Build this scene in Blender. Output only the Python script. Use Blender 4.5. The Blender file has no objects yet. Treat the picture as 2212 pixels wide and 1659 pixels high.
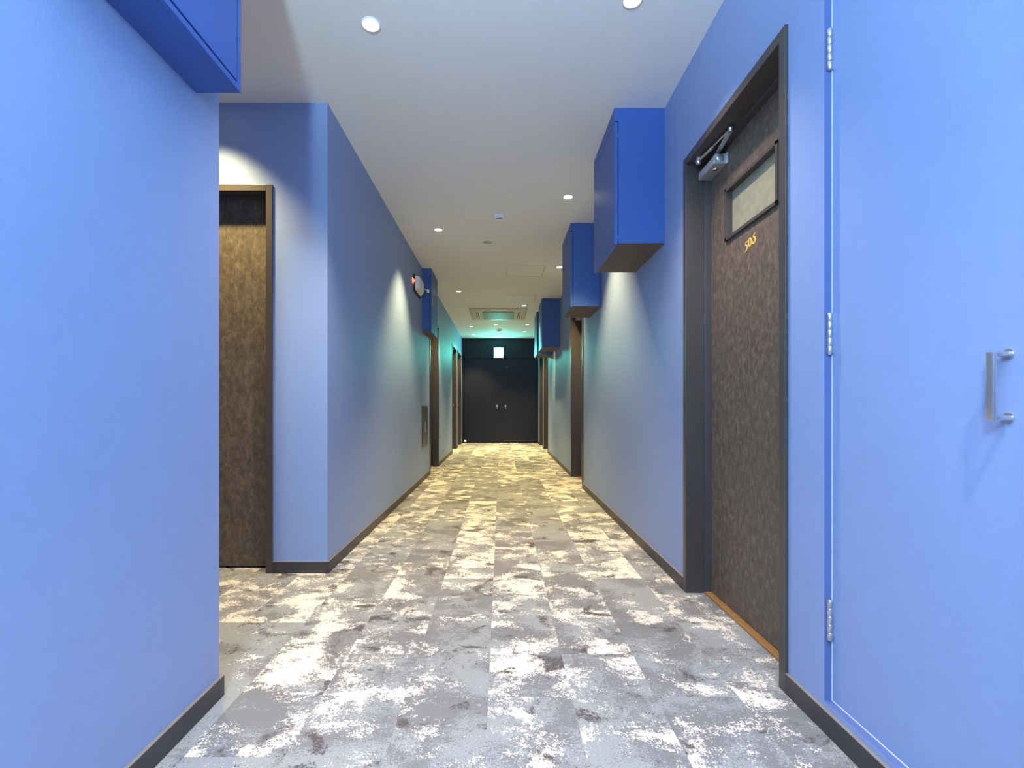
import bpy, bmesh, math, random
from mathutils import Vector, Matrix
random.seed(7)
sc = bpy.context.scene
col = sc.collection
PI = math.pi
W, HH = 2212, 1659

# ------------------------------------------------------------------ dimensions (metres); these and the positions below computed from image pixels
EYE = 0.88
XL, XR = -0.915, 0.88        # side walls of the corridor
XN = -0.852                  # nearest left wall
CEIL = 2.48
YE = 11.4                    # end of the corridor
YB = -1.85                   # wall behind the camera
YN = 1.457                   # where the near left wall stops
YA = 2.54                    # front face of the alcove wall

# ------------------------------------------------------------------ materials
def lin(r, g, b):
    f = lambda c: c/12.92 if c <= 0.04045 else ((c+0.055)/1.055)**2.4
    return (f(r/255), f(g/255), f(b/255), 1)

def new_mat(name):
    m = bpy.data.materials.new(name); m.use_nodes = True
    nt = m.node_tree
    return m, nt, nt.nodes['Principled BSDF']

def simple(name, c, rough=0.5, metal=0.0, spec=0.5, bump=0.0, bscale=300, var=0.0, vscale=8):
    m, nt, b = new_mat(name)
    b.inputs['Base Color'].default_value = (*c[:3], 1)
    b.inputs['Roughness'].default_value = rough
    b.inputs['Metallic'].default_value = metal
    b.inputs['Specular IOR Level'].default_value = spec
    tc = nt.nodes.new('ShaderNodeTexCoord')
    if bump:
        n = nt.nodes.new('ShaderNodeTexNoise'); n.inputs['Scale'].default_value = bscale
        n.inputs['Detail'].default_value = 3
        nt.links.new(tc.outputs['Object'], n.inputs['Vector'])
        bp = nt.nodes.new('ShaderNodeBump'); bp.inputs['Strength'].default_value = bump
        bp.inputs['Distance'].default_value = 0.002
        nt.links.new(n.outputs['Fac'], bp.inputs['Height']); nt.links.new(bp.outputs['Normal'], b.inputs['Normal'])
    if var:
        n = nt.nodes.new('ShaderNodeTexNoise'); n.inputs['Scale'].default_value = vscale
        n.inputs['Detail'].default_value = 5
        nt.links.new(tc.outputs['Object'], n.inputs['Vector'])
        mx = nt.nodes.new('ShaderNodeMix'); mx.data_type = 'RGBA'
        mx.inputs[6].default_value = (*[x*(1-var) for x in c[:3]], 1)
        mx.inputs[7].default_value = (*[min(1, x*(1+var)) for x in c[:3]], 1)
        nt.links.new(n.outputs['Fac'], mx.inputs[0]); nt.links.new(mx.outputs[2], b.inputs['Base Color'])
    return m

def emit(name, c, s):
    m, nt, b = new_mat(name)
    b.inputs['Base Color'].default_value = (0.8, 0.8, 0.8, 1)
    b.inputs['Emission Color'].default_value = (*c, 1)
    b.inputs['Emission Strength'].default_value = s
    return m

BLUE = (0.25, 0.33, 0.56)
M = {}
M['wall'] = simple('blue_wall_paint', BLUE, 0.55, spec=0.35, bump=0.25, bscale=260, var=0.04, vscale=30)
M['cab'] = simple('blue_paint_shaded', (0.050, 0.12, 0.38), 0.45, spec=0.35, bump=0.08, bscale=150, var=0.03, vscale=20)  # wall paint deepened for the cabinets, their weaker light put into the colour
M['ceil'] = simple('ceiling_paper', (0.80, 0.79, 0.78), 0.8, spec=0.2, bump=0.3, bscale=240, var=0.02, vscale=30)
M['enddoor'] = simple('navy_door_paint', (0.0085, 0.010, 0.030), 0.5, spec=0.4, bump=0.1, bscale=120, var=0.1, vscale=12)
M['base'] = simple('baseboard_vinyl', (0.050, 0.043, 0.047), 0.45, spec=0.4, var=0.15, vscale=25)
M['capline'] = simple('baseboard_lip', (0.22, 0.19, 0.16), 0.4)
M['frame'] = simple('door_frame_brown', (0.062, 0.050, 0.046), 0.38, spec=0.5, bump=0.1, bscale=90, var=0.12, vscale=14)
M['jamb'] = simple('door_frame_grey', (0.060, 0.055, 0.062), 0.35, spec=0.5, var=0.08, vscale=14)
M['seal'] = simple('black_gasket', (0.012, 0.012, 0.014), 0.6)
M['steel'] = simple('brushed_steel', (0.62, 0.62, 0.64), 0.32, metal=0.9, bump=0.1, bscale=400)
M['silver'] = simple('silver_enamel', (0.50, 0.50, 0.52), 0.42, metal=0.45, bump=0.05, bscale=500)
M['chrome'] = simple('polished_chrome', (0.85, 0.85, 0.83), 0.12, metal=1.0)
M['white'] = simple('white_plastic', (0.78, 0.78, 0.80), 0.4)
M['ivory'] = simple('ivory_plastic', (0.62, 0.55, 0.42), 0.5)
M['grille'] = simple('grille_brown', (0.30, 0.23, 0.15), 0.6, bump=0.4, bscale=120)
M['dark'] = simple('dark_slot', (0.02, 0.018, 0.016), 0.7)
M['gold'] = simple('gold_leaf', (0.95, 0.60, 0.10), 0.45, metal=0.15)
M['oak'] = simple('brown_wood_threshold', (0.30, 0.15, 0.045), 0.5, var=0.3, vscale=40)
M['edge'] = simple('bare_pale_edge', (0.70, 0.72, 0.80), 0.5, var=0.2, vscale=60)
M['panel'] = simple('grey_steel_panel', (0.075, 0.075, 0.085), 0.42, metal=0.3)
M['board'] = simple('bare_board', (0.11, 0.09, 0.075), 0.7, var=0.1)
M['trimblue'] = simple('dark_blue_trim', (0.095, 0.14, 0.33), 0.45)
M['lens'] = emit('lamp_lens', (1.0, 0.93, 0.80), 14.0)
M['exit'] = emit('exit_face', (0.50, 1.0, 0.88), 5.5)
M['night'] = emit('guide_lamp_face', (0.70, 1.0, 0.95), 1.6)
M['red'] = emit('red_indicator', (1.0, 0.13, 0.03), 1.6)
M['coollens'] = emit('cool_lamp_face', (0.53, 0.85, 0.95), 880.0)

def door_leaf_mat():
    m, nt, b = new_mat('mottled_brown_leaf')
    N = nt.nodes; L = nt.links
    tc = N.new('ShaderNodeTexCoord')
    mp = N.new('ShaderNodeMapping'); mp.inputs['Scale'].default_value = (1, 1, 0.55)
    L.new(tc.outputs['Object'], mp.inputs['Vector'])
    n = N.new('ShaderNodeTexNoise'); n.inputs['Scale'].default_value = 48; n.inputs['Detail'].default_value = 9
    n.inputs['Roughness'].default_value = 0.68; n.inputs['Distortion'].default_value = 0.6
    L.new(mp.outputs[0], n.inputs['Vector'])
    r = N.new('ShaderNodeValToRGB')
    r.color_ramp.elements[0].position = 0.34; r.color_ramp.elements[0].color = (0.070, 0.052, 0.040, 1)
    r.color_ramp.elements[1].position = 0.68; r.color_ramp.elements[1].color = (0.185, 0.142, 0.108, 1)
    e = r.color_ramp.elements.new(0.5); e.color = (0.112, 0.085, 0.066, 1)
    L.new(n.outputs['Fac'], r.inputs[0]); L.new(r.outputs[0], b.inputs['Base Color'])
    b.inputs['Roughness'].default_value = 0.5
    b.inputs['Specular IOR Level'].default_value = 0.4
    bp = N.new('ShaderNodeBump'); bp.inputs['Strength'].default_value = 0.25; bp.inputs['Distance'].default_value = 0.001
    L.new(n.outputs['Fac'], bp.inputs['Height']); L.new(bp.outputs[0], b.inputs['Normal'])
    return m
M['leaf'] = door_leaf_mat()

def frosted_mat():
    m, nt, b = new_mat('frosted_glass')
    N = nt.nodes; L = nt.links
    tc = N.new('ShaderNodeTexCoord')
    n = N.new('ShaderNodeTexNoise'); n.inputs['Scale'].default_value = 30; n.inputs['Detail'].default_value = 6
    L.new(tc.outputs['Object'], n.inputs['Vector'])
    r = N.new('ShaderNodeValToRGB')
    r.color_ramp.elements[0].color = (0.20, 0.20, 0.135, 1); r.color_ramp.elements[1].color = (0.34, 0.335, 0.235, 1)
    L.new(n.outputs['Fac'], r.inputs[0]); L.new(r.outputs[0], b.inputs['Base Color'])
    b.inputs['Roughness'].default_value = 0.22
    b.inputs['Specular IOR Level'].default_value = 0.6
    n2 = N.new('ShaderNodeTexNoise'); n2.inputs['Scale'].default_value = 220
    L.new(tc.outputs['Object'], n2.inputs['Vector'])
    bp = N.new('ShaderNodeBump'); bp.inputs['Strength'].default_value = 0.35; bp.inputs['Distance'].default_value = 0.001
    L.new(n2.outputs['Fac'], bp.inputs['Height']); L.new(bp.outputs[0], b.inputs['Normal'])
    return m
M['frost'] = frosted_mat()

def carpet_mat():
    m, nt, b = new_mat('carpet_planks')
    N = nt.nodes; L = nt.links
    def math_(op, a=None, c=None, v0=None, v1=None, clamp=False):
        n = N.new('ShaderNodeMath'); n.operation = op; n.use_clamp = clamp
        if a is not None: L.new(a, n.inputs[0])
        if c is not None: L.new(c, n.inputs[1])
        if v0 is not None: n.inputs[0].default_value = v0
        if v1 is not None: n.inputs[1].default_value = v1
        return n.outputs[0]
    def noise(vec, scale, detail, rough=0.55, dist=0.0):
        n = N.new('ShaderNodeTexNoise'); n.inputs['Scale'].default_value = scale
        n.inputs['Detail'].default_value = detail; n.inputs['Roughness'].default_value = rough
        n.inputs['Distortion'].default_value = dist
        L.new(vec, n.inputs['Vector']); return n.outputs['Fac']
    def ramp(fac, lo, hi):
        n = N.new('ShaderNodeMapRange'); n.interpolation_type = 'SMOOTHSTEP'
        L.new(fac, n.inputs['Value']); n.inputs['From Min'].default_value = lo; n.inputs['From Max'].default_value = hi
        return n.outputs['Result']
    tc = N.new('ShaderNodeTexCoord')
    sep = N.new('ShaderNodeSeparateXYZ'); L.new(tc.outputs['Object'], sep.inputs[0])
    cx = math_('FLOOR', math_('DIVIDE', math_('ADD', sep.outputs[0], v1=0.038), v1=0.2525))
    # planks one metre long, each column slid by a quarter metre step
    off = math_('FLOOR', math_('MULTIPLY', math_('FRACT', math_('MULTIPLY', math_('SINE', math_('MULTIPLY', cx, v1=12.9898)), v1=43758.5453)), v1=4.0))
    off = math_('MULTIPLY', off, v1=0.25)
    cy = math_('FLOOR', math_('ADD', math_('SUBTRACT', sep.outputs[1], v1=1.457), off))
    comb = N.new('ShaderNodeCombineXYZ'); L.new(cx, comb.inputs[0]); L.new(cy, comb.inputs[1])
    wn = N.new('ShaderNodeTexWhiteNoise'); wn.noise_dimensions = '3D'; L.new(comb.outputs[0], wn.inputs['Vector'])
    sc_ = N.new('ShaderNodeVectorMath'); sc_.operation = 'SCALE'; sc_.inputs['Scale'].default_value = 40
    L.new(wn.outputs['Color'], sc_.inputs[0])
    ad = N.new('ShaderNodeVectorMath'); ad.operation = 'ADD'
    L.new(tc.outputs['Object'], ad.inputs[0]); L.new(sc_.outputs[0], ad.inputs[1])
    mp = N.new('ShaderNodeMapping'); mp.inputs['Scale'].default_value = (1.0, 1.15, 1)
    L.new(ad.outputs[0], mp.inputs['Vector']); P = mp.outputs[0]
    speck = noise(tc.outputs['Object'], 210, 2, 0.7)
    spk = math_('MULTIPLY', math_('SUBTRACT', speck, v1=0.5), v1=0.34)
    spk2 = math_('MULTIPLY', math_('SUBTRACT', noise(tc.outputs['Object'], 75, 3, 0.75), v1=0.5), v1=0.34)
    s = math_('ADD', spk, spk2)
    tile = math_('MULTIPLY', math_('SUBTRACT', wn.outputs['Value'], v1=0.5), v1=0.13)
    # cream patches
    f1 = math_('ADD', math_('ADD', noise(P, 5.2, 8, 0.68, 0.3), s), tile)
    cream = ramp(f1, 0.535, 0.575)
    # dark patches
    mp2 = N.new('ShaderNodeMapping'); mp2.inputs['Location'].default_value = (13, 7, 3); L.new(P, mp2.inputs['Vector'])
    f2 = math_('ADD', noise(mp2.outputs[0], 7.0, 6, 0.6, 0.7), math_('MULTIPLY', s, v1=1.1))
    dark = ramp(f2, 0.605, 0.665)
    mid = ramp(math_('ADD', noise(mp2.outputs[0], 3.3, 5, 0.65, 0.3), s), 0.44, 0.56)
    wn2 = N.new('ShaderNodeSeparateColor'); L.new(wn.outputs['Color'], wn2.inputs[0])
    def mix(fac, c1, c2):
        n = N.new('ShaderNodeMix'); n.data_type = 'RGBA'
        L.new(fac, n.inputs[0])
        for k, c in ((6, c1), (7, c2)):
            if isinstance(c, tuple): n.inputs[k].default_value = (*c, 1)
            else: L.new(c, n.inputs[k])
        return n.outputs[2]
    g = mix(mid, (0.185, 0.176, 0.178), (0.28, 0.28, 0.283))
    g = mix(cream, g, (0.72, 0.64, 0.565))
    g = mix(dark, g, (0.095, 0.080, 0.078))
    # pile variation
    v = math_('ADD', math_('MULTIPLY', speck, v1=0.7), v1=0.65)
    mm = N.new('ShaderNodeVectorMath'); mm.operation = 'SCALE'; L.new(g, mm.inputs[0]); L.new(v, mm.inputs['Scale'])
    L.new(mm.outputs[0], b.inputs['Base Color'])
    b.inputs['Roughness'].default_value = 0.95; b.inputs['Specular IOR Level'].default_value = 0.1
    bp = N.new('ShaderNodeBump'); bp.inputs['Strength'].default_value = 0.5; bp.inputs['Distance'].default_value = 0.003
    L.new(speck, bp.inputs['Height']); L.new(bp.outputs[0], b.inputs['Normal'])
    return m
M['carpet'] = carpet_mat()

# ------------------------------------------------------------------ mesh helpers
class MB:
    def __init__(s): s.bm = bmesh.new()
    def box(s, x0, x1, y0, y1, z0, z1, bev=0.0):
        x0, x1 = sorted((x0, x1)); y0, y1 = sorted((y0, y1)); z0, z1 = sorted((z0, z1))
        t = bmesh.new(); bmesh.ops.create_cube(t, size=1)
        for v in t.verts:
            v.co = Vector(((x0+x1)/2+v.co.x*(x1-x0), (y0+y1)/2+v.co.y*(y1-y0), (z0+z1)/2+v.co.z*(z1-z0)))
        if bev: bmesh.ops.bevel(t, geom=t.edges[:], offset=bev, segments=2, affect='EDGES', profile=0.5)
        s.merge(t); return s
    def merge(s, t):
        me = bpy.data.meshes.new('t'); t.to_mesh(me); t.free(); s.bm.from_mesh(me); bpy.data.meshes.remove(me)
    def lathe(s, prof, org=(0,0,0), axis='Z', n=32, sgn=1):
        """prof: list of (radius, height) swept round an axis through org"""
        t = bmesh.new(); rings = []
        for r, h in prof:
            ring = []
            for k in range(n):
                a = 2*PI*k/n; c, d = r*math.cos(a), r*math.sin(a)
                if axis == 'Z': p = (org[0]+c, org[1]+d, org[2]+sgn*h)
                elif axis == 'Y': p = (org[0]+c, org[1]+sgn*h, org[2]+d)
                else: p = (org[0]+sgn*h, org[1]+c, org[2]+d)
                ring.append(t.verts.new(p))
            rings.append(ring)
        for a, b_ in zip(rings, rings[1:]):
            for k in range(n): t.faces.new((a[k], a[(k+1)%n], b_[(k+1)%n], b_[k]))
        if prof[0][0] > 1e-6: t.faces.new(rings[0])
        if prof[-1][0] > 1e-6: t.faces.new(rings[-1])
        bmesh.ops.remove_doubles(t, verts=t.verts[:], dist=1e-6)
        bmesh.ops.recalc_face_normals(t, faces=t.faces[:])
        s.merge(t); return s
    def tube(s, pts, r, n=12):
        for a, b_ in zip(pts, pts[1:]):
            a, b_ = Vector(a), Vector(b_); d = b_-a
            t = bmesh.new()
            bmesh.ops.create_cone(t, cap_ends=True, segments=n, radius1=r, radius2=r, depth=d.length)
            mt = Matrix.Translation((a+b_)/2) @ d.to_track_quat('Z', 'Y').to_matrix().to_4x4()
            bmesh.ops.transform(t, matrix=mt, verts=t.verts[:]); s.merge(t)
        return s
    def bar(s, a, b_, w, h, bev=0.001):
        """flat bar between two points, w sideways, h up"""
        a, b_ = Vector(a), Vector(b_); d = b_-a; L = d.length
        t = bmesh.new(); bmesh.ops.create_cube(t, size=1)
        for v in t.verts: v.co = Vector((v.co.x*L, v.co.y*w, v.co.z*h))
        if bev: bmesh.ops.bevel(t, geom=t.edges[:], offset=bev, segments=2, affect='EDGES', profile=0.5)
        bmesh.ops.transform(t, matrix=Matrix.Translation((a+b_)/2) @ d.to_track_quat('X', 'Z').to_matrix().to_4x4(), verts=t.verts[:])
        s.merge(t); return s
    def prism(s, pts, y0, y1, bev=0.0):
        """outline in x,z extruded along y"""
        t = bmesh.new()
        v = [t.verts.new((x, y0, z)) for x, z in pts]; f = t.faces.new(v)
        r = bmesh.ops.extrude_face_region(t, geom=[f])
        for e in r['geom']:
            if isinstance(e, bmesh.types.BMVert): e.co.y = y1
        bmesh.ops.recalc_face_normals(t, faces=t.faces[:])
        if bev: bmesh.ops.bevel(t, geom=t.edges[:], offset=bev, segments=2, affect='EDGES')
        s.merge(t); return s
    def build(s, name, mat, parent=None, smooth=False):
        me = bpy.data.meshes.new(name); s.bm.to_mesh(me); s.bm.free()
        me.materials.append(mat)
        if smooth:
            for p in me.polygons: p.use_smooth = True
            try: me.set_sharp_from_angle(angle=math.radians(40))
            except Exception: pass
        o = bpy.data.objects.new(name, me); col.objects.link(o)
        if parent: o.parent = parent
        return o

def tag(o, label=None, cat=None, group=None, kind=None):
    if label: o['label'] = label
    if cat: o['category'] = cat
    if group: o['group'] = group
    if kind: o['kind'] = kind
    return o
def empty(name, loc, rz=0):
    o = bpy.data.objects.new(name, None); col.objects.link(o)
    o.location = loc; o.rotation_euler = (0, 0, rz); o.empty_display_size = 0.1
    return o
def copy_tree(o, parent=None):
    c = o.copy(); col.objects.link(c)
    if parent: c.parent = parent
    for ch in list(o.children): copy_tree(ch, c)
    return c

# ------------------------------------------------------------------ the shell
MB().box(-2.75, 1.2, YB-0.2, YE+0.35, -0.12, 0.0).build('floor', M['carpet'])
tag(bpy.data.objects['floor'], 'corridor floor of mottled grey and cream carpet planks', 'floor', kind='structure')
o = MB().box(-2.75, 1.2, YB-0.2, YE+0.35, CEIL, CEIL+0.12).build('ceiling', M['ceil'])
tag(o, 'pale matt ceiling running the length of the corridor', 'ceiling', kind='structure')

# door openings (y ranges) in each long wall
DTOP = 2.05
R_DOORS = [(1.474, 2.300), (5.14, 6.00), (8.97, 9.83), (10.02, 10.88)]
L_DOORS = [(6.18, 7.04), (9.02, 9.90), (10.12, 11.00)]
CUP = (0.785, 1.311, 0.078, 2.20)

def long_wall(name, x0, x1, ya, yb, openings):
    mb = MB(); y = ya
    for (a, b_, za, zb) in sorted(openings):
        if a > y: mb.box(x0, x1, y, a, 0, CEIL)
        if za > 0.001: mb.box(x0, x1, a, b_, 0, za)
        mb.box(x0, x1, a, b_, zb, CEIL)
        y = b_
    if yb > y: mb.box(x0, x1, y, yb, 0, CEIL)
    return mb.build(name, M['wall'])
e_ = 0.004
ops = [(a+e_, b_-e_, 0, DTOP-e_) for a, b_ in R_DOORS] + [CUP]
tag(long_wall('wall_right', XR, XR+0.17, YB, YE, ops), 'long blue wall on the right with recessed brown doors', 'wall', kind='structure')
ops = [(a+e_, b_-e_, 0, DTOP-e_) for a, b_ in L_DOORS]
tag(long_wall('wall_left_far', XL-0.17, XL, YA+0.17, YE, ops), 'blue wall on the left beyond the alcove', 'wall', kind='structure')
o = MB().box(-2.65, XN, YB, YN, 0, CEIL).build('wall_left', M['wall'])
tag(o, 'nearest bright blue wall at the left edge', 'wall', kind='structure')
# alcove front wall with its door opening
AX0, AX1 = -2.062, -1.202
mb = MB()
mb.box(-2.65, AX0+e_, YA, YA+0.17, 0, CEIL); mb.box(AX1-e_, XL, YA, YA+0.17, 0, CEIL)
mb.box(AX0+e_, AX1-e_, YA, YA+0.17, 2.045-e_, CEIL)
tag(mb.build('wall_alcove', M['wall']), 'blue wall facing the camera beside the alcove door', 'wall', kind='structure')
o = MB().box(-2.75, -2.65, YN-0.1, YA+0.17, 0, CEIL).build('wall_alcove_side', M['wall'])
tag(o, 'blue side wall closing the alcove', 'wall', kind='structure')
o = MB().box(-2.65, 1.05, YB-0.1, YB, 0, CEIL).build('wall_back', M['wall'])
tag(o, 'blue wall behind the camera', 'wall', kind='structure')
# end wall : header above the double door, thin side strips
mb = MB(); mb.box(XL-0.17, XR+0.17, YE, YE+0.17, 2.05, CEIL)
mb.box(XL-0.17, XL+0.02, YE, YE+0.17, 0, 2.05); mb.box(XR-0.02, XR+0.17, YE, YE+0.17, 0, 2.05)
o = mb.build('wall_end', M['enddoor']); tag(o, 'dark navy wall above the double door at the corridor end', 'wall', kind='structure')

# baseboards
def baseboard(name, segs, label):
    mb = MB()
    for (x0, x1, y0, y1) in segs: mb.box(x0, x1, y0, y1, 0, 0.060, 0.0012)
    o = mb.build(name, M['base']); tag(o, label, 'baseboard', kind='structure')
    lip = MB()
    for (x0, x1, y0, y1) in segs: lip.box(x0, x1, y0, y1, 0.0600, 0.0618)
    lip.build('top_lip', M['capline'], o)
T = 0.010
cuts = [(YB, 1.474), (2.300, 5.14), (6.00, 8.97), (9.83, 10.02), (10.88, YE)]
baseboard('baseboard_right', [(XR-T, XR, a, b_) for a, b_ in cuts], 'dark brown baseboard along the right wall')
cuts = [(YA-T, 6.18), (7.04, 9.02), (9.90, 10.12), (11.00, YE)]
baseboard('baseboard_left_far', [(XL, XL+T, a, b_) for a, b_ in cuts], 'dark brown baseboard along the far left wall')
baseboard('baseboard_left', [(XN, XN+T, YB, YN+T), (-2.65, XN, YN, YN+T)], 'dark brown baseboard under the nearest left wall')
baseboard('baseboard_alcove', [(AX1, XL, YA-T, YA), (-2.65, AX0, YA-T, YA)], 'short dark baseboard beside the alcove door')

# ------------------------------------------------------------------ room doors
def stroke(mb, pts, y0, y1):
    """lettering stroke: list of (x, z, halfwidth)"""
    P = [Vector((p[0], p[1])) for p in pts]; Lf, Rt = [], []
    for i, p in enumerate(P):
        d = (P[min(i+1, len(P)-1)] - P[max(i-1, 0)]).normalized(); n = Vector((-d.y, d.x))
        Lf.append(p+n*pts[i][2]); Rt.append(p-n*pts[i][2])
    t = bmesh.new()
    for i in range(len(P)-1):
        quad = [Lf[i], Lf[i+1], Rt[i+1], Rt[i]]
        a = [t.verts.new((q.x, y0, q.y)) for q in quad]; b_ = [t.verts.new((q.x, y1, q.y)) for q in quad]
        t.faces.new(a); t.faces.new(b_[::-1])
        for k in range(4): t.faces.new((a[k], a[(k+1)%4], b_[(k+1)%4], b_[k]))
    bmesh.ops.recalc_face_normals(t, faces=t.faces[:])
    mb.merge(t)
def arc(cx, cz, rx, rz, a0, a1, n, w0, w1):
    out = []
    for k in range(n+1):
        a = math.radians(a0+(a1-a0)*k/n)
        # thick on the sides, thin top and bottom
        w = w0+(w1-w0)*abs(math.cos(a))
        out.append((cx+rx*math.cos(a), cz+rz*math.sin(a), w))
    return out
def digit(mb, ch, x, z, s, y0, y1):
    """old-style serif figures; s = x-height"""
    A, B = 0.05*s, 0.13*s
    if ch == '0':
        stroke(mb, arc(x+.40*s, z+.58*s, .38*s, .62*s, 0, 360, 28, A, B), y0, y1)
    if ch == '6':
        stroke(mb, arc(x+.42*s, z+.48*s, .38*s, .50*s, 0, 360, 28, A, B), y0, y1)
        stroke(mb, [(x+.08*s, z+.5*s, B), (x+.12*s, z+.80*s, B), (x+.28*s, z+1.12*s, .09*s), (x+.55*s, z+1.36*s, .06*s), (x+.86*s, z+1.48*s, .02*s)], y0, y1)
    if ch == '5':
        stroke(mb, [(x+.20*s, z+.92*s, .07*s), (x+.72*s, z+.95*s, .075*s), (x+.84*s, z+1.04*s, .02*s)], y0, y1)
        stroke(mb, [(x+.22*s, z+.95*s, .05*s), (x+.15*s, z+.48*s, .05*s)], y0, y1)
        stroke(mb, [(x+.14*s, z+.47*s, .05*s)]+arc(x+.30*s, z+.05*s, .40*s, .44*s, 100, -50, 14, A, B)+[(x+.10*s, z-.48*s, .04*s), (x-.06*s, z-.60*s, .015*s)], y0, y1)

DNUM = [0]
def make_door(loc, rz, w, label, top=DTOP, knob='right', closer=False, window=False, number=None, threshold=True, D=0.105):
    """local frame: x along the wall (viewer's left to right), y into the wall, z up"""
    DNUM[0] += 1
    r = empty('door_%d' % DNUM[0], loc, rz); tag(r, label, 'door', kind='structure')
    F = 0.034; P = -0.010; S = D-0.029        # frame face width, projection, leaf depth, stop depth
    # frame: jambs and head as one casing
    mb = MB()
    mb.box(0, F, P, D+0.045, 0, top, 0.0015); mb.box(w-F, w, P, D+0.045, 0, top, 0.0015)
    mb.box(F, w-F, P, D+0.045, top-F, top, 0.0015)
    mb.build('frame', M['frame'], r)
    mb = MB()
    mb.box(F, F+0.011, S, D-0.001, 0, top-F, 0.001); mb.box(w-F-0.011, w-F, S, D-0.001, 0, top-F, 0.001)
    mb.box(F+0.011, w-F-0.011, S, D-0.001, top-F-0.011, top-F, 0.001)
    mb.build('door_stop', M['jamb'], r)
    # leaf, with a hole where the window sits
    l0, l1, t = F+0.002, w-F-0.002, top-F-0.003
    mb = MB()
    if window:
        wx0, wx1, wz0, wz1 = window
        mb.box(l0, wx0, D, D+0.035, 0.012, t); mb.box(wx1, l1, D, D+0.035, 0.012, t)
        mb.box(wx0, wx1, D, D+0.035, 0.012, wz0); mb.box(wx0, wx1, D, D+0.035, wz1, t)
    else: mb.box(l0, l1, D, D+0.035, 0.012, t, 0.001)
    lf = mb.build('leaf', M['leaf'], r)
    if window:
        B = 0.014
        mb = MB()
        mb.box(wx0, wx0+B, D-0.010, D+0.03, wz0, wz1, 0.001); mb.box(wx1-B, wx1, D-0.010, D+0.03, wz0, wz1, 0.001)
        mb.box(wx0, wx1, D-0.010, D+0.03, wz0, wz0+B, 0.001); mb.box(wx0, wx1, D-0.010, D+0.03, wz1-B, wz1, 0.001)
        tag(mb.build('window_bead', M['frame'], lf), 'brown bead framing the door window')
        tag(MB().box(wx0+B-.001, wx1-B+.001, D+0.018, D+0.024, wz0+B-.001, wz1-B+.001).build('window_pane', M['frost'], lf), 'frosted glass pane')
    if threshold:
        tag(MB().box(F+.001, w-F-.001, D-0.030, D+0.004, 0.0, 0.010, 0.002).build('threshold', M['oak'], r), 'worn brown wooden threshold strip')
    if knob:
        kx = w-F-0.062 if knob == 'right' else F+0.062
        mb = MB(); mb.lathe([(0, 0), (0.027, 0), (0.027, -0.004), (0.020, -0.007), (0.012, -0.009), (0.011, -0.030), (0.022, -0.036), (0.0265, -0.046), (0.025, -0.058), (0.016, -0.064), (0, -0.065)], (kx, D, 0.90), 'Y', 32)
        tag(mb.build('knob', M['chrome'], r, True), 'round chrome knob')
    if number:
        mb = MB(); s = 0.026; x = number[1]
        for ch in number[0]:
            digit(mb, ch, x, number[2], s, D-0.0012, D+0.0005); x += s*1.10
        tag(mb.build('room_number', M['gold'], r), 'gold room number %s' % number[0])
    if closer:
        c0 = 0.045
        mb = MB()
        # rounded body, long axis along x
        pts = [(-0.060, -0.021), (-0.060, 0.012), (-0.050, 0.0215), (0.0, 0.0215), (0.0, -0.021), (-0.05, -0.0215)]
        t_ = bmesh.new(); vs = [t_.verts.new((c0, D+0.0+p[0], 1.955+p[1])) for p in pts]; f = t_.faces.new(vs)
        ex = bmesh.ops.extrude_face_region(t_, geom=[f])
        for g in ex['geom']:
            if isinstance(g, bmesh.types.BMVert): g.co.x = c0+0.165
        bmesh.ops.recalc_face_normals(t_, faces=t_.faces[:])
        bmesh.ops.bevel(t_, geom=t_.edges[:], offset=0.003, segments=2, affect='EDGES')
        mb.merge(t_)
        mb.box(c0-0.006, c0+0.172, D-0.006, D, 1.934, 1.982, 0.002)
        body = mb.build('closer_body', M['silver'], r, True); tag(body, 'silver door closer body')
        mb = MB(); mb.lathe([(0.016, 0), (0.016, 0.002), (0.013, 0.004), (0, 0.004)], (c0+0.168, D-0.034, 1.957), 'X', 24)
        mb.build('end_cap', M['steel'], body, True)
        mb = MB(); mb.lathe([(0.014, 0.002), (0.014, -0.004), (0.010, -0.008), (0, -0.008)], (c0+0.115, D-0.03, 1.936), 'Z', 24)
        mb.build('spindle_cap', M['chrome'], body, True)
        hx, hy = c0+0.115, D-0.030
        ex_, ey = 0.350, D-0.055
        fx, fy = 0.090, D-0.078
        mb = MB(); mb.lathe([(0.011, 0), (0.011, 0.018), (0.008, 0.022), (0, 0.022)], (hx, hy, 1.976), 'Z', 20)
        mb.bar((hx, hy, 1.990), (ex_, ey, 1.997), 0.018, 0.006)
        tag(mb.build('closer_main_arm', M['silver'], r, True), 'flat silver closer arm')
        mb = MB(); mb.tube([(ex_, ey, 2.004), (fx+0.10, fy+0.010, 2.004)], 0.0045)
        mb.tube([(fx+0.115, fy+0.0115, 2.004), (fx+0.02, fy, 2.003)], 0.0070)
        mb.lathe([(0.009, -0.014), (0.009, -0.004), (0.011, 0), (0.009, 0.005), (0, 0.006)], (ex_, ey, 2.004), 'Z', 18)
        mb.lathe([(0.0085, -0.008), (0.0085, 0.008)], (fx+0.105, fy+0.0105, 2.004), 'X', 12)
        tag(mb.build('closer_link_arm', M['steel'], r, True), 'thin silver closer link rod')
        mb = MB(); mb.lathe([(0, -0.016), (0.010, -0.014), (0.014, -0.006), (0.012, 0.004), (0.012, 0.010)], (fx, fy, 2.003), 'Z', 18)
        mb.box(fx-0.022, fx+0.022, fy-0.012, fy+0.012, 2.009, top-F, 0.001)
        tag(mb.build('closer_shoe', M['steel'], r, True), 'silver closer arm bracket under the frame head')
    return r

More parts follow.
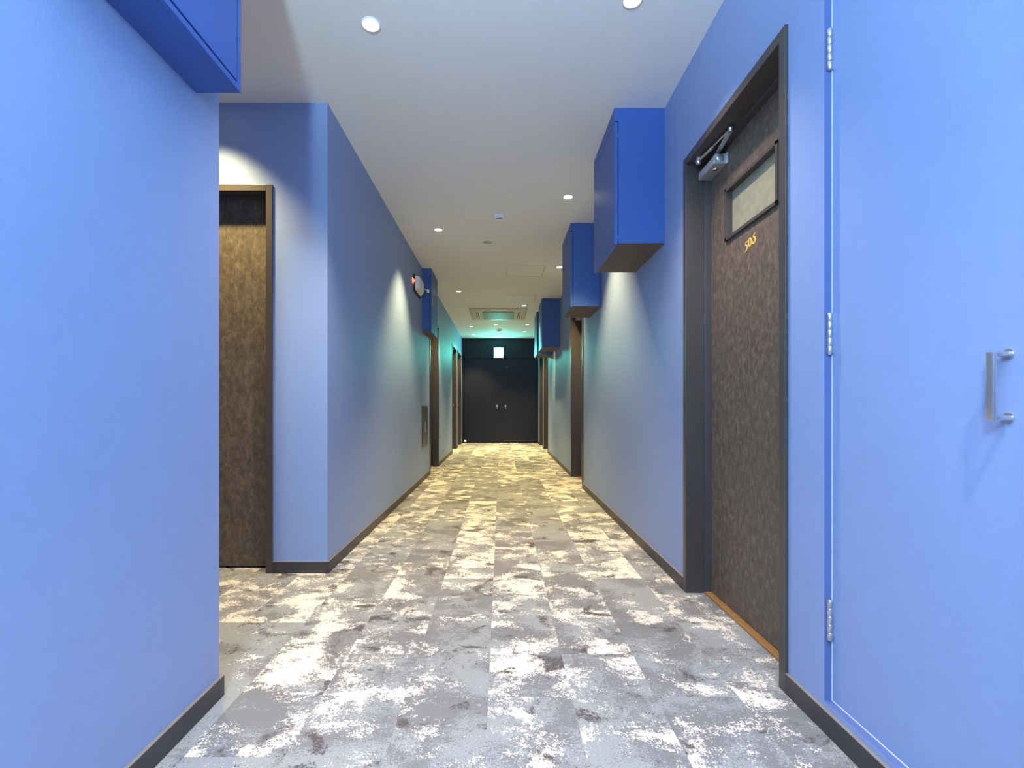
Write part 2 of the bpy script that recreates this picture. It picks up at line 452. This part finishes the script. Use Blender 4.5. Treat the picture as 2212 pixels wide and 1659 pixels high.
def right_door(k, label, **kw):
    a, b_ = R_DOORS[k]
    return make_door((XR, b_, 0), -PI/2, b_-a, label, **kw)
def left_door(k, label, **kw):
    a, b_ = L_DOORS[k]
    return make_door((XL, a, 0), PI/2, b_-a, label, **kw)
right_door(0, 'mottled brown door numbered 506 with frosted window and silver closer', closer=True, window=(0.200, 0.600, 1.596, 1.822), number=('506', 0.358, 1.513))
right_door(1, 'brown recessed door on the right, below the second blue cabinet', closer=True)
right_door(2, 'brown recessed door on the right wall, second from the far end', threshold=False)
right_door(3, 'brown recessed door on the right wall next to the navy double door', threshold=False)
left_door(0, 'brown recessed door on the left just past the left wall cabinet', knob='left')
left_door(1, 'brown recessed door on the left wall, second from the far end', threshold=False)
left_door(2, 'brown recessed door on the left wall next to the navy double door', threshold=False)
make_door((AX0, YA, 0), 0, AX1-AX0, 'brown door in the alcove, lit warmly, half hidden by the near wall', top=2.045, knob='left', threshold=False, D=0.072)

# ------------------------------------------------------------------ double door at the end
r = empty('door_9', (0, YE, 0)); tag(r, 'dark navy double door closing the corridor end', 'door', kind='structure')
xm = 0.046
mb = MB(); mb.box(XL+0.02, XL+0.05, -0.012, 0.06, 0, 2.05, 0.002); mb.box(XR-0.05, XR-0.02, -0.012, 0.06, 0, 2.05, 0.002)
mb.box(XL+0.05, XR-0.05, -0.012, 0.06, 2.012, 2.05, 0.002); mb.build('frame', M['enddoor'], r)
ll = MB().box(XL+0.052, xm-0.002, 0.012, 0.05, 0.012, 2.009, 0.002).build('leaf', M['enddoor'], r)
rl = MB().box(xm+0.002, XR-0.052, 0.006, 0.05, 0.012, 2.009, 0.002).build('leaf', M['enddoor'], r)
for lf, kx, yy in ((ll, -0.090, 0.012), (rl, 0.108, 0.006)):
    mb = MB(); mb.lathe([(0, 0), (0.028, 0), (0.028, -0.004), (0.012, -0.008), (0.011, -0.03), (0.022, -0.036), (0.027, -0.047), (0.024, -0.058), (0, -0.063)], (kx, yy, 0.885), 'Y', 24)
    tag(mb.build('knob', M['chrome'], lf, True), 'round chrome knob')
    mb = MB(); mb.lathe([(0, 0), (0.013, 0), (0.013, -0.006), (0, -0.007)], (kx+0.004, yy, 0.835), 'Y', 16)
    tag(mb.build('keyhole_cover', M['steel'], lf, True), 'small steel keyhole cover')
tag(MB().box(xm+0.03, XR-0.10, 0.0035, 0.0062, 0.066, 0.071).build('kick_line', M['capline'], rl), 'thin pale line near the foot of the right leaf')
mb = MB()
for x0 in (0.118, 0.142):
    mb.box(x0, x0+0.005, 0.004, 0.007, 1.772, 1.816); mb.box(x0, x0+0.018, 0.004, 0.007, 1.811, 1.816); mb.box(x0, x0+0.018, 0.004, 0.007, 1.772, 1.777)
    if x0 > .13: mb.box(x0+0.013, x0+0.018, 0.004, 0.007, 1.772, 1.816)
tag(mb.build('door_marking', M['capline'], rl), 'small pale marking high on the right leaf')

# ------------------------------------------------------------------ blue cupboard door in the right wall, nearest
y0, y1, z0, z1 = CUP
r = empty('door_10', (XR, y1, z0), -PI/2)
tag(r, 'tall blue cupboard door at the right edge with three hinges and steel pull', 'cupboard door', kind='structure')
w = y1-y0; h = z1-z0
MB().box(0.0005, w-0.0005, 0.0225, 0.07, 0.0005, h-0.0005).build('back_panel', M['dark'], r)
tag(MB().box(0.0045, w-0.004, 0.020, 0.040, 0.004, h-0.004, 0.0012).build('panel', M['wall'], r), 'flat blue panel')
mb = MB(); mb.box(0.0022, 0.0044, 0.0185, 0.030, 0.003, h-0.004); mb.box(0.0022, w-0.004, 0.0185, 0.030, 0.0012, 0.0036)
tag(mb.build('edge_strip', M['edge'], r), 'pale worn edge of the door')
mb = MB(); mb.box(-0.0005, 0.0016, 0.0006, 0.0215, 0.0, h); mb.box(-0.0005, w, 0.0006, 0.0215, -0.0005, 0.0011)
tag(mb.build('frame', M['trimblue'], r), 'darker blue frame lining around the door')
for zc in (1.845, 1.075, 0.301):
    mb = MB(); cz = zc-z0
    for k in range(5):
        a = cz-0.055+k*0.022
        mb.lathe([(0.0062, a+0.0008), (0.0070, a+0.0018), (0.0070, a+0.0202), (0.0062, a+0.0212)], (0.008, 0.010, 0), 'Z', 16)
    mb.lathe([(0, cz-0.056), (0.0045, cz-0.056), (0.0045, cz+0.056), (0, cz+0.056)], (0.008, 0.010, 0), 'Z', 12)
    mb.box(0.008, 0.011, 0.004, 0.0205, cz-0.054, cz+0.054, 0.0005)
    tag(mb.build('hinge', M['steel'], r, True), 'steel butt hinge with five knuckles')
hx = y1-0.852
mb = MB()
mb.box(hx-0.007, hx+0.007, -0.016, -0.008, 0.855-z0, 0.976-z0, 0.0022)
for zz in (0.859, 0.972):
    mb.box(hx-0.006, hx+0.006, -0.010, 0.0205, zz-0.004-z0, zz+0.004-z0, 0.0015)
    mb.lathe([(0.0095, 0.0175), (0.0095, 0.0205)], (hx, 0, zz-z0), 'Y', 16)
tag(mb.build('pull_handle', M['steel'], r, True), 'brushed steel U-shaped pull handle')

# ------------------------------------------------------------------ wall cabinets hanging under the ceiling
ZB = 1.755
def cabinet(loc, rz, w, d, label, group, style='overlay', hbot=ZB, extra=None):
    """local: x along wall (viewer's left to right), y into the wall, front face at y = -d"""
    r = empty('wall_cabinet', (loc[0], loc[1], hbot), rz); tag(r, label, 'cabinet', group)
    H = CEIL-hbot
    if style == 'overlay':
        mb = MB(); mb.box(0, w, -d+0.022, 0, 0, H, 0.0012); mb.box(0, w, -d, -d+0.022, H-0.07, H, 0.0012)
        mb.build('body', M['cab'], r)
        tag(MB().box(0.001, w-0.001, -d+0.024, -0.001, -0.0015, 0.001).build('bottom_board', M['board'], r), 'bare grey brown underside')
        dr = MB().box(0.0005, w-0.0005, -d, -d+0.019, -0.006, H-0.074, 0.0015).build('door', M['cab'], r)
        for zz in (0.02, H-0.16):
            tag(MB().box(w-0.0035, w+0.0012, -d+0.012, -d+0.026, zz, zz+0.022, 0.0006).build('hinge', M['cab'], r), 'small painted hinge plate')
    else:
        B = 0.016
        mb = MB(); mb.box(0, w, -d+0.016, 0, 0, H, 0.001)
        mb.box(0, B, -d, -d+0.016, 0, H, 0.001); mb.box(w-B, w, -d, -d+0.016, 0, H, 0.001)
        mb.box(B, w-B, -d, -d+0.016, 0, B, 0.001); mb.box(B, w-B, -d, -d+0.016, H-B-.03, H, 0.001)
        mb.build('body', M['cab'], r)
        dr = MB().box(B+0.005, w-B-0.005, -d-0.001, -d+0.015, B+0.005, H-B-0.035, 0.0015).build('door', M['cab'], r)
    if extra == 'latch':
        tag(MB().box(0.05, 0.062, -d-0.006, -d+0.0005, 0.30, 0.42, 0.002).build('handle', M['steel'], dr), 'slim steel handle')
    return r
G = 'blue wall cabinets along the right wall'
dR = 0.271
cabinet((XR, 3.151), -PI/2, 0.566, dR, 'largest blue wall cabinet on the right, hung between door 506 and the next cabinet', G)
cabinet((XR, 4.776), -PI/2, 0.566, dR, 'blue wall cabinet on the right, second nearest, partly behind the largest one', G)
cabinet((XR, 7.736), -PI/2, 0.566, dR, 'dark navy wall cabinet on the right, third from the camera', G)
cabinet((XR, 8.726), -PI/2, 0.566, dR, 'farthest wall cabinet on the right, just behind the third', G)
G2 = 'blue wall cabinets along the left side'
cabinet((XN, 0.80), PI/2, 0.547, 0.125, 'bright blue wall cabinet cut off by the top left corner', G2, 'inset')
cabinet((XL, 5.60), PI/2, 0.54, 0.107, 'slim navy wall cabinet high on the far left wall beside the alarm unit', G2, 'overlay', 1.75, 'latch')

# ------------------------------------------------------------------ left wall fittings
r = empty('mounted_alarm', (XL, 5.02, 2.13), PI/2)
tag(r, 'small white alarm unit with red lamp high on the left wall', 'alarm')
# white angled case on a dark backplate
mb = MB(); mb.box(0.0, 0.36, -0.018, 0.0, -0.05, 0.13, 0.003); mb.build('backplate', M['dark'], r)
mb = MB(); t_ = bmesh.new()
for (x, y, z) in ((0.02, -0.018, -0.03), (0.34, -0.018, -0.03), (0.34, -0.018, 0.12), (0.02, -0.018, 0.12),
                  (0.05, -0.060, 0.0), (0.32, -0.060, 0.0), (0.32, -0.060, 0.11), (0.05, -0.060, 0.11)): t_.verts.new((x, y, z))
bmesh.ops.convex_hull(t_, input=t_.verts[:]); mb.merge(t_); mb.build('case', M['white'], r)
mb = MB(); mb.lathe([(0.020, 0.0), (0.020, -0.014), (0.013, -0.024), (0, -0.028)], (-0.035, 0, 0.05), 'Y', 20); mb.box(-0.06, 0.0, -0.006, 0, 0.02, 0.08, 0.002)
tag(mb.build('indicator_lamp', M['red'], r, True), 'glowing red indicator lamp')
mb = MB(); mb.tube([(0.31, -0.05, 0.055), (0.42, -0.09, 0.05)], 0.004); mb.box(0.41, 0.44, -0.105, -0.08, 0.035, 0.065, 0.002)
tag(mb.build('arm', M['white'], r), 'short white arm')

r = empty('service_panel', (XL, 5.57, 0.40), PI/2)
tag(r, 'dark grey steel service panel low on the left wall', 'panel')
MB().box(0, 0.40, -0.008, 0, 0, 0.485, 0.002).build('frame', M['frame'], r)
pd = MB().box(0.012, 0.388, -0.013, -0.008, 0.012, 0.473, 0.002).build('door', M['panel'], r)
tag(MB().box(0.14, 0.165, -0.022, -0.013, 0.17, 0.29, 0.003).build('pull', M['steel'], pd), 'small steel pull')
tag(MB().box(0.004, 0.396, -0.011, -0.0075, 0.478, 0.485, 0.001).build('top_strip', M['steel'], r), 'pale strip along the top')

# ------------------------------------------------------------------ ceiling fittings
def spot_data(name, colr, power, size=90, blend=0.75, rad=0.025):
    l = bpy.data.lights.new(name, 'SPOT'); l.color = colr; l.energy = power
    l.spot_size = math.radians(size); l.spot_blend = blend; l.shadow_soft_size = rad
    return l
WARM = (1.0, 0.785, 0.33)
NEAR = (1.0, 0.83, 0.68)
SP_WARM = spot_data('warm_beam', WARM, 190)
SP_ALC = spot_data('alcove_beam', WARM, 195, 98, 1.0)
SP_NEAR = spot_data('near_beam', NEAR, 120)
proto = empty('downlight', (0, 0, CEIL))
mb = MB(); mb.lathe([(0.0395, 0.0), (0.0395, -0.003), (0.036, -0.005), (0.0325, -0.003), (0.0325, 0.0)], (0, 0, 0), 'Z', 40)
mb.build('trim_ring', M['white'], proto, True)
mb = MB(); mb.lathe([(0, -0.0015), (0.0325, -0.0015), (0.0325, 0.0), (0, 0.0)], (0, 0, 0), 'Z', 32)
mb.build('lens', M['lens'], proto)
so = bpy.data.objects.new('beam', SP_WARM); col.objects.link(so); so.parent = proto; so.location = (0, 0, -0.012)
DL = [(-0.545, 2.017, 'ceiling downlight nearest the camera on the left, in the bluish patch', 1),
      (0.518, 1.895, 'ceiling downlight cut off by the top edge of the picture', 1),
      (0.513, 3.680, 'ceiling downlight just left of the largest right cabinet', 0),
      (-0.567, 4.367, 'ceiling downlight over the left wall light streak, left of the smoke detector', 0),
      (0.677, 5.547, 'ceiling downlight touching the second right cabinet', 0),
      (-0.587, 6.710, 'ceiling downlight beside the slim left cabinet', 0),
      (0.368, 7.670, 'ceiling downlight at the front right corner of the air conditioner', 0),
      (-0.595, 9.670, 'ceiling downlight just beyond the air conditioner on the left', 0),
      (-0.100, 9.450, 'greenish ceiling downlight in the middle, just beyond the air conditioner', 0),
      (0.518, 9.450, 'ceiling downlight just beyond the air conditioner on the right', 0),
      (-0.610, 10.800, 'farthest ceiling downlight on the left, by the navy double door', 0),
      (0.510, 10.380, 'farthest ceiling downlight on the right, by the navy double door', 0),
      (-1.500, 2.300, 'ceiling downlight inside the alcove above the brown door', 2),
      (-0.545, -0.330, 'ceiling downlight behind the camera on the left', 1),
      (0.518, 0.050, 'ceiling downlight above the camera on the right', 1)]
for i, (x, y, lb, near) in enumerate(DL):
    o = proto if i == 0 else copy_tree(proto)
    o.location = (x, y, CEIL)
    tag(o, lb, 'downlight', 'round ceiling downlights')
    for ch in o.children:
        if ch.type == 'LIGHT': ch.data = (SP_WARM, SP_NEAR, SP_ALC)[near]

def detector(x, y, label, s=1.0):
    r = empty('smoke_detector', (x, y, CEIL)); tag(r, label, 'smoke detector')
    mb = MB(); mb.lathe([(0.051*s, 0), (0.052*s, -0.008), (0.049*s, -0.022), (0.040*s, -0.030), (0.0, -0.030)], (0, 0, 0), 'Z', 36)
    mb.build('base', M['white'], r, True)
    mb = MB(); mb.lathe([(0.026*s, -0.030), (0.026*s, -0.036)], (0, 0, 0), 'Z', 24)
    mb.build('sensor_slot', M['dark'], r)
    mb = MB(); mb.lathe([(0.029*s, -0.036), (0.027*s, -0.041), (0.0, -0.043)], (0, 0, 0), 'Z', 24)
    mb.build('cap', M['white'], r, True)
detector(-0.012, 4.05, 'white smoke detector in the middle of the ceiling, nearer one')
detector(-0.038, 10.15, 'grey smoke detector near the exit sign at the far end', 1.0)
r = empty('ceiling_speaker', (-0.130, 4.69, CEIL)); tag(r, 'flat round vent set flush in the ceiling behind the near smoke detector', 'vent')
mb = MB(); mb.lathe([(0.058, 0), (0.058, -0.003), (0.050, -0.005), (0.050, 0)], (0, 0, 0), 'Z', 36); mb.build('ring', M['white'], r)
mb = MB()
for rr in (0.012, 0.024, 0.036, 0.047): mb.lathe([(rr, -0.001), (rr, -0.0035), (rr-0.007, -0.0035), (rr-0.007, -0.001)], (0, 0, 0), 'Z', 30)
mb.build('grille', M['ivory'], r)
r.name = 'ceiling_vent'

def hatch(x0, x1, y0, y1, label):
    r = empty('ceiling_hatch', ((x0+x1)/2, (y0+y1)/2, CEIL)); tag(r, label, 'ceiling hatch', 'square ceiling hatches')
    a, b_ = (x1-x0)/2, (y1-y0)/2; B = 0.012
    mb = MB(); mb.box(-a, -a+B, -b_, b_, -0.003, 0); mb.box(a-B, a, -b_, b_, -0.003, 0)
    mb.box(-a, a, -b_, -b_+B, -0.003, 0); mb.box(-a, a, b_-B, b_, -0.003, 0)
    mb.build('frame', M['ivory'], r)
    MB().box(-a+B+.003, a-B-.003, -b_+B+.003, b_-B-.003, -0.0025, 0).build('panel', M['ceil'], r)
hatch(0.064, 0.512, 5.50, 5.94, 'square ceiling hatch left of the second right cabinet, nearer one')
hatch(0.080, 0.520, 6.93, 7.36, 'square ceiling hatch just in front of the air conditioner')

# air conditioner cassette
cxa, cya = -0.045, 8.33
r = empty('air_conditioner', (cxa, cya, CEIL)); tag(r, 'square ceiling cassette air conditioner beyond the hatches', 'air conditioner')
mb = MB(); s = 0.475
t_ = bmesh.new()
for z, k in ((0, s), (-0.018, s), (-0.034, s-0.02)):
    for sx in (-1, 1):
        for sy in (-1, 1): t_.verts.new((sx*k, sy*k, z))
bmesh.ops.convex_hull(t_, input=t_.verts[:]); mb.merge(t_); mb.build('panel', M['ivory'], r)
MB().box(-0.27, 0.27, -0.27, 0.27, -0.044, -0.033, 0.004).build('intake_grille', M['grille'], r)
for k, (x0, x1, y0, y1) in enumerate(((-0.25, 0.25, -0.375, -0.335), (-0.25, 0.25, 0.335, 0.375), (-0.375, -0.335, -0.25, 0.25), (0.335, 0.375, -0.25, 0.25))):
    sl = MB().box(x0, x1, y0, y1, -0.0352, -0.033).build('air_outlet', M['dark'], r)
    mb = MB()
    if x1-x0 > 0.3: mb.bar((x0+.01, (y0+y1)/2, -0.042), (x1-.01, (y0+y1)/2, -0.042), 0.034 if k else 0.020, 0.003, 0)
    else: mb.bar(((x0+x1)/2, y0+.01, -0.042), ((x0+x1)/2, y1-.01, -0.042), 0.018, 0.003, 0)
    mb.build('louvre', M['white'] if k > 1 else M['ivory'], sl)

# exit sign over the double door
r = empty('exit_sign', (-0.054, YE, 2.025)); tag(r, 'glowing green and white exit sign above the double door', 'exit sign')
MB().box(-0.118, 0.118, -0.045, 0, -0.01, 0.235, 0.004).build('housing', M['white'], r)
MB().box(-0.108, 0.108, -0.048, -0.044, 0.0, 0.225, 0.001).build('lit_face', M['exit'], r)
la = bpy.data.lights.new('exit_glow', 'AREA'); la.shape = 'RECTANGLE'; la.size = 0.2; la.size_y = 0.2
la.color = (0.10, 1.0, 0.80); la.energy = 20
lo = bpy.data.objects.new('exit_glow', la); col.objects.link(lo); lo.parent = r; lo.location = (0, -0.056, 0.112); lo.rotation_euler = (-PI/2, 0, 0)
# small guide lamp low at the left of the double door
r = empty('guide_lamp', (-0.842, YE+0.012, 0.03)); tag(r, 'tiny glowing guide lamp at the foot of the double door', 'lamp')
MB().box(-0.024, 0.024, -0.036, 0.0, 0, 0.055, 0.002).build('housing', M['white'], r)
MB().box(-0.020, 0.020, -0.039, -0.0355, 0.005, 0.050).build('lit_face', M['night'], r)

# added pendant for an unseen cool source, placed by the ceiling shadow's direction
r = empty('added_globe_lamp', (-0.305, -0.52, 1.78)); tag(r, 'added cool white globe lamp standing in for an unseen source behind the camera', 'lamp')
mb = MB(); mb.lathe([(0, -0.055), (0.03, -0.046), (0.05, -0.023), (0.055, 0.0), (0.05, 0.023), (0.03, 0.046), (0.0, 0.055)], (0, 0, 0), 'Z', 32)
g = mb.build('globe', M['coollens'], r, True); g.visible_shadow = True
mb = MB(); mb.tube([(0, 0, 0.085), (0, 0, CEIL-1.78-0.02)], 0.003); mb.build('cord', M['dark'], r)
mb = MB(); mb.lathe([(0.012, 0.054), (0.014, 0.085), (0.004, 0.092)], (0, 0, 0), 'Z', 24); mb.build('socket', M['white'], r, True)
mb = MB(); mb.lathe([(0.05, 0), (0.045, -0.015), (0.0, -0.02)], (0, 0, CEIL-1.78), 'Z', 24); mb.build('canopy', M['white'], r, True)
ul = bpy.data.lights.new('ceiling_fill', 'SPOT'); ul.color = (0.52, 0.80, 1.0); ul.energy = 290; ul.spot_size = math.radians(174); ul.spot_blend = 0.25; ul.shadow_soft_size = 0.04  # added upward fill light that brightens the ceiling near the camera
uo = bpy.data.objects.new('ceiling_fill', ul); col.objects.link(uo); uo.parent = r; uo.location = (0, 0, 0.10); uo.rotation_euler = (PI, 0, 0)

# ------------------------------------------------------------------ world, camera, view
w = bpy.data.worlds.new('World'); sc.world = w; w.use_nodes = True
w.node_tree.nodes['Background'].inputs[0].default_value = (0.02, 0.03, 0.05, 1)
F = 1040.0
cd = bpy.data.cameras.new('Camera'); cd.sensor_fit = 'HORIZONTAL'; cd.sensor_width = 36
cd.lens = 36*F/W
cd.shift_x = (1106-1082)/W
cd.shift_y = (877-829.5)/W
cd.clip_start = 0.05
cam = bpy.data.objects.new('Camera', cd); col.objects.link(cam)
cam.location = (0, 0, EYE); cam.rotation_euler = (PI/2, 0, 0)
sc.camera = cam
vs = sc.view_settings
vs.view_transform = 'Standard'; vs.look = 'None'; vs.gamma = 1.0; vs.exposure = 0.0; vs.use_curve_mapping = False
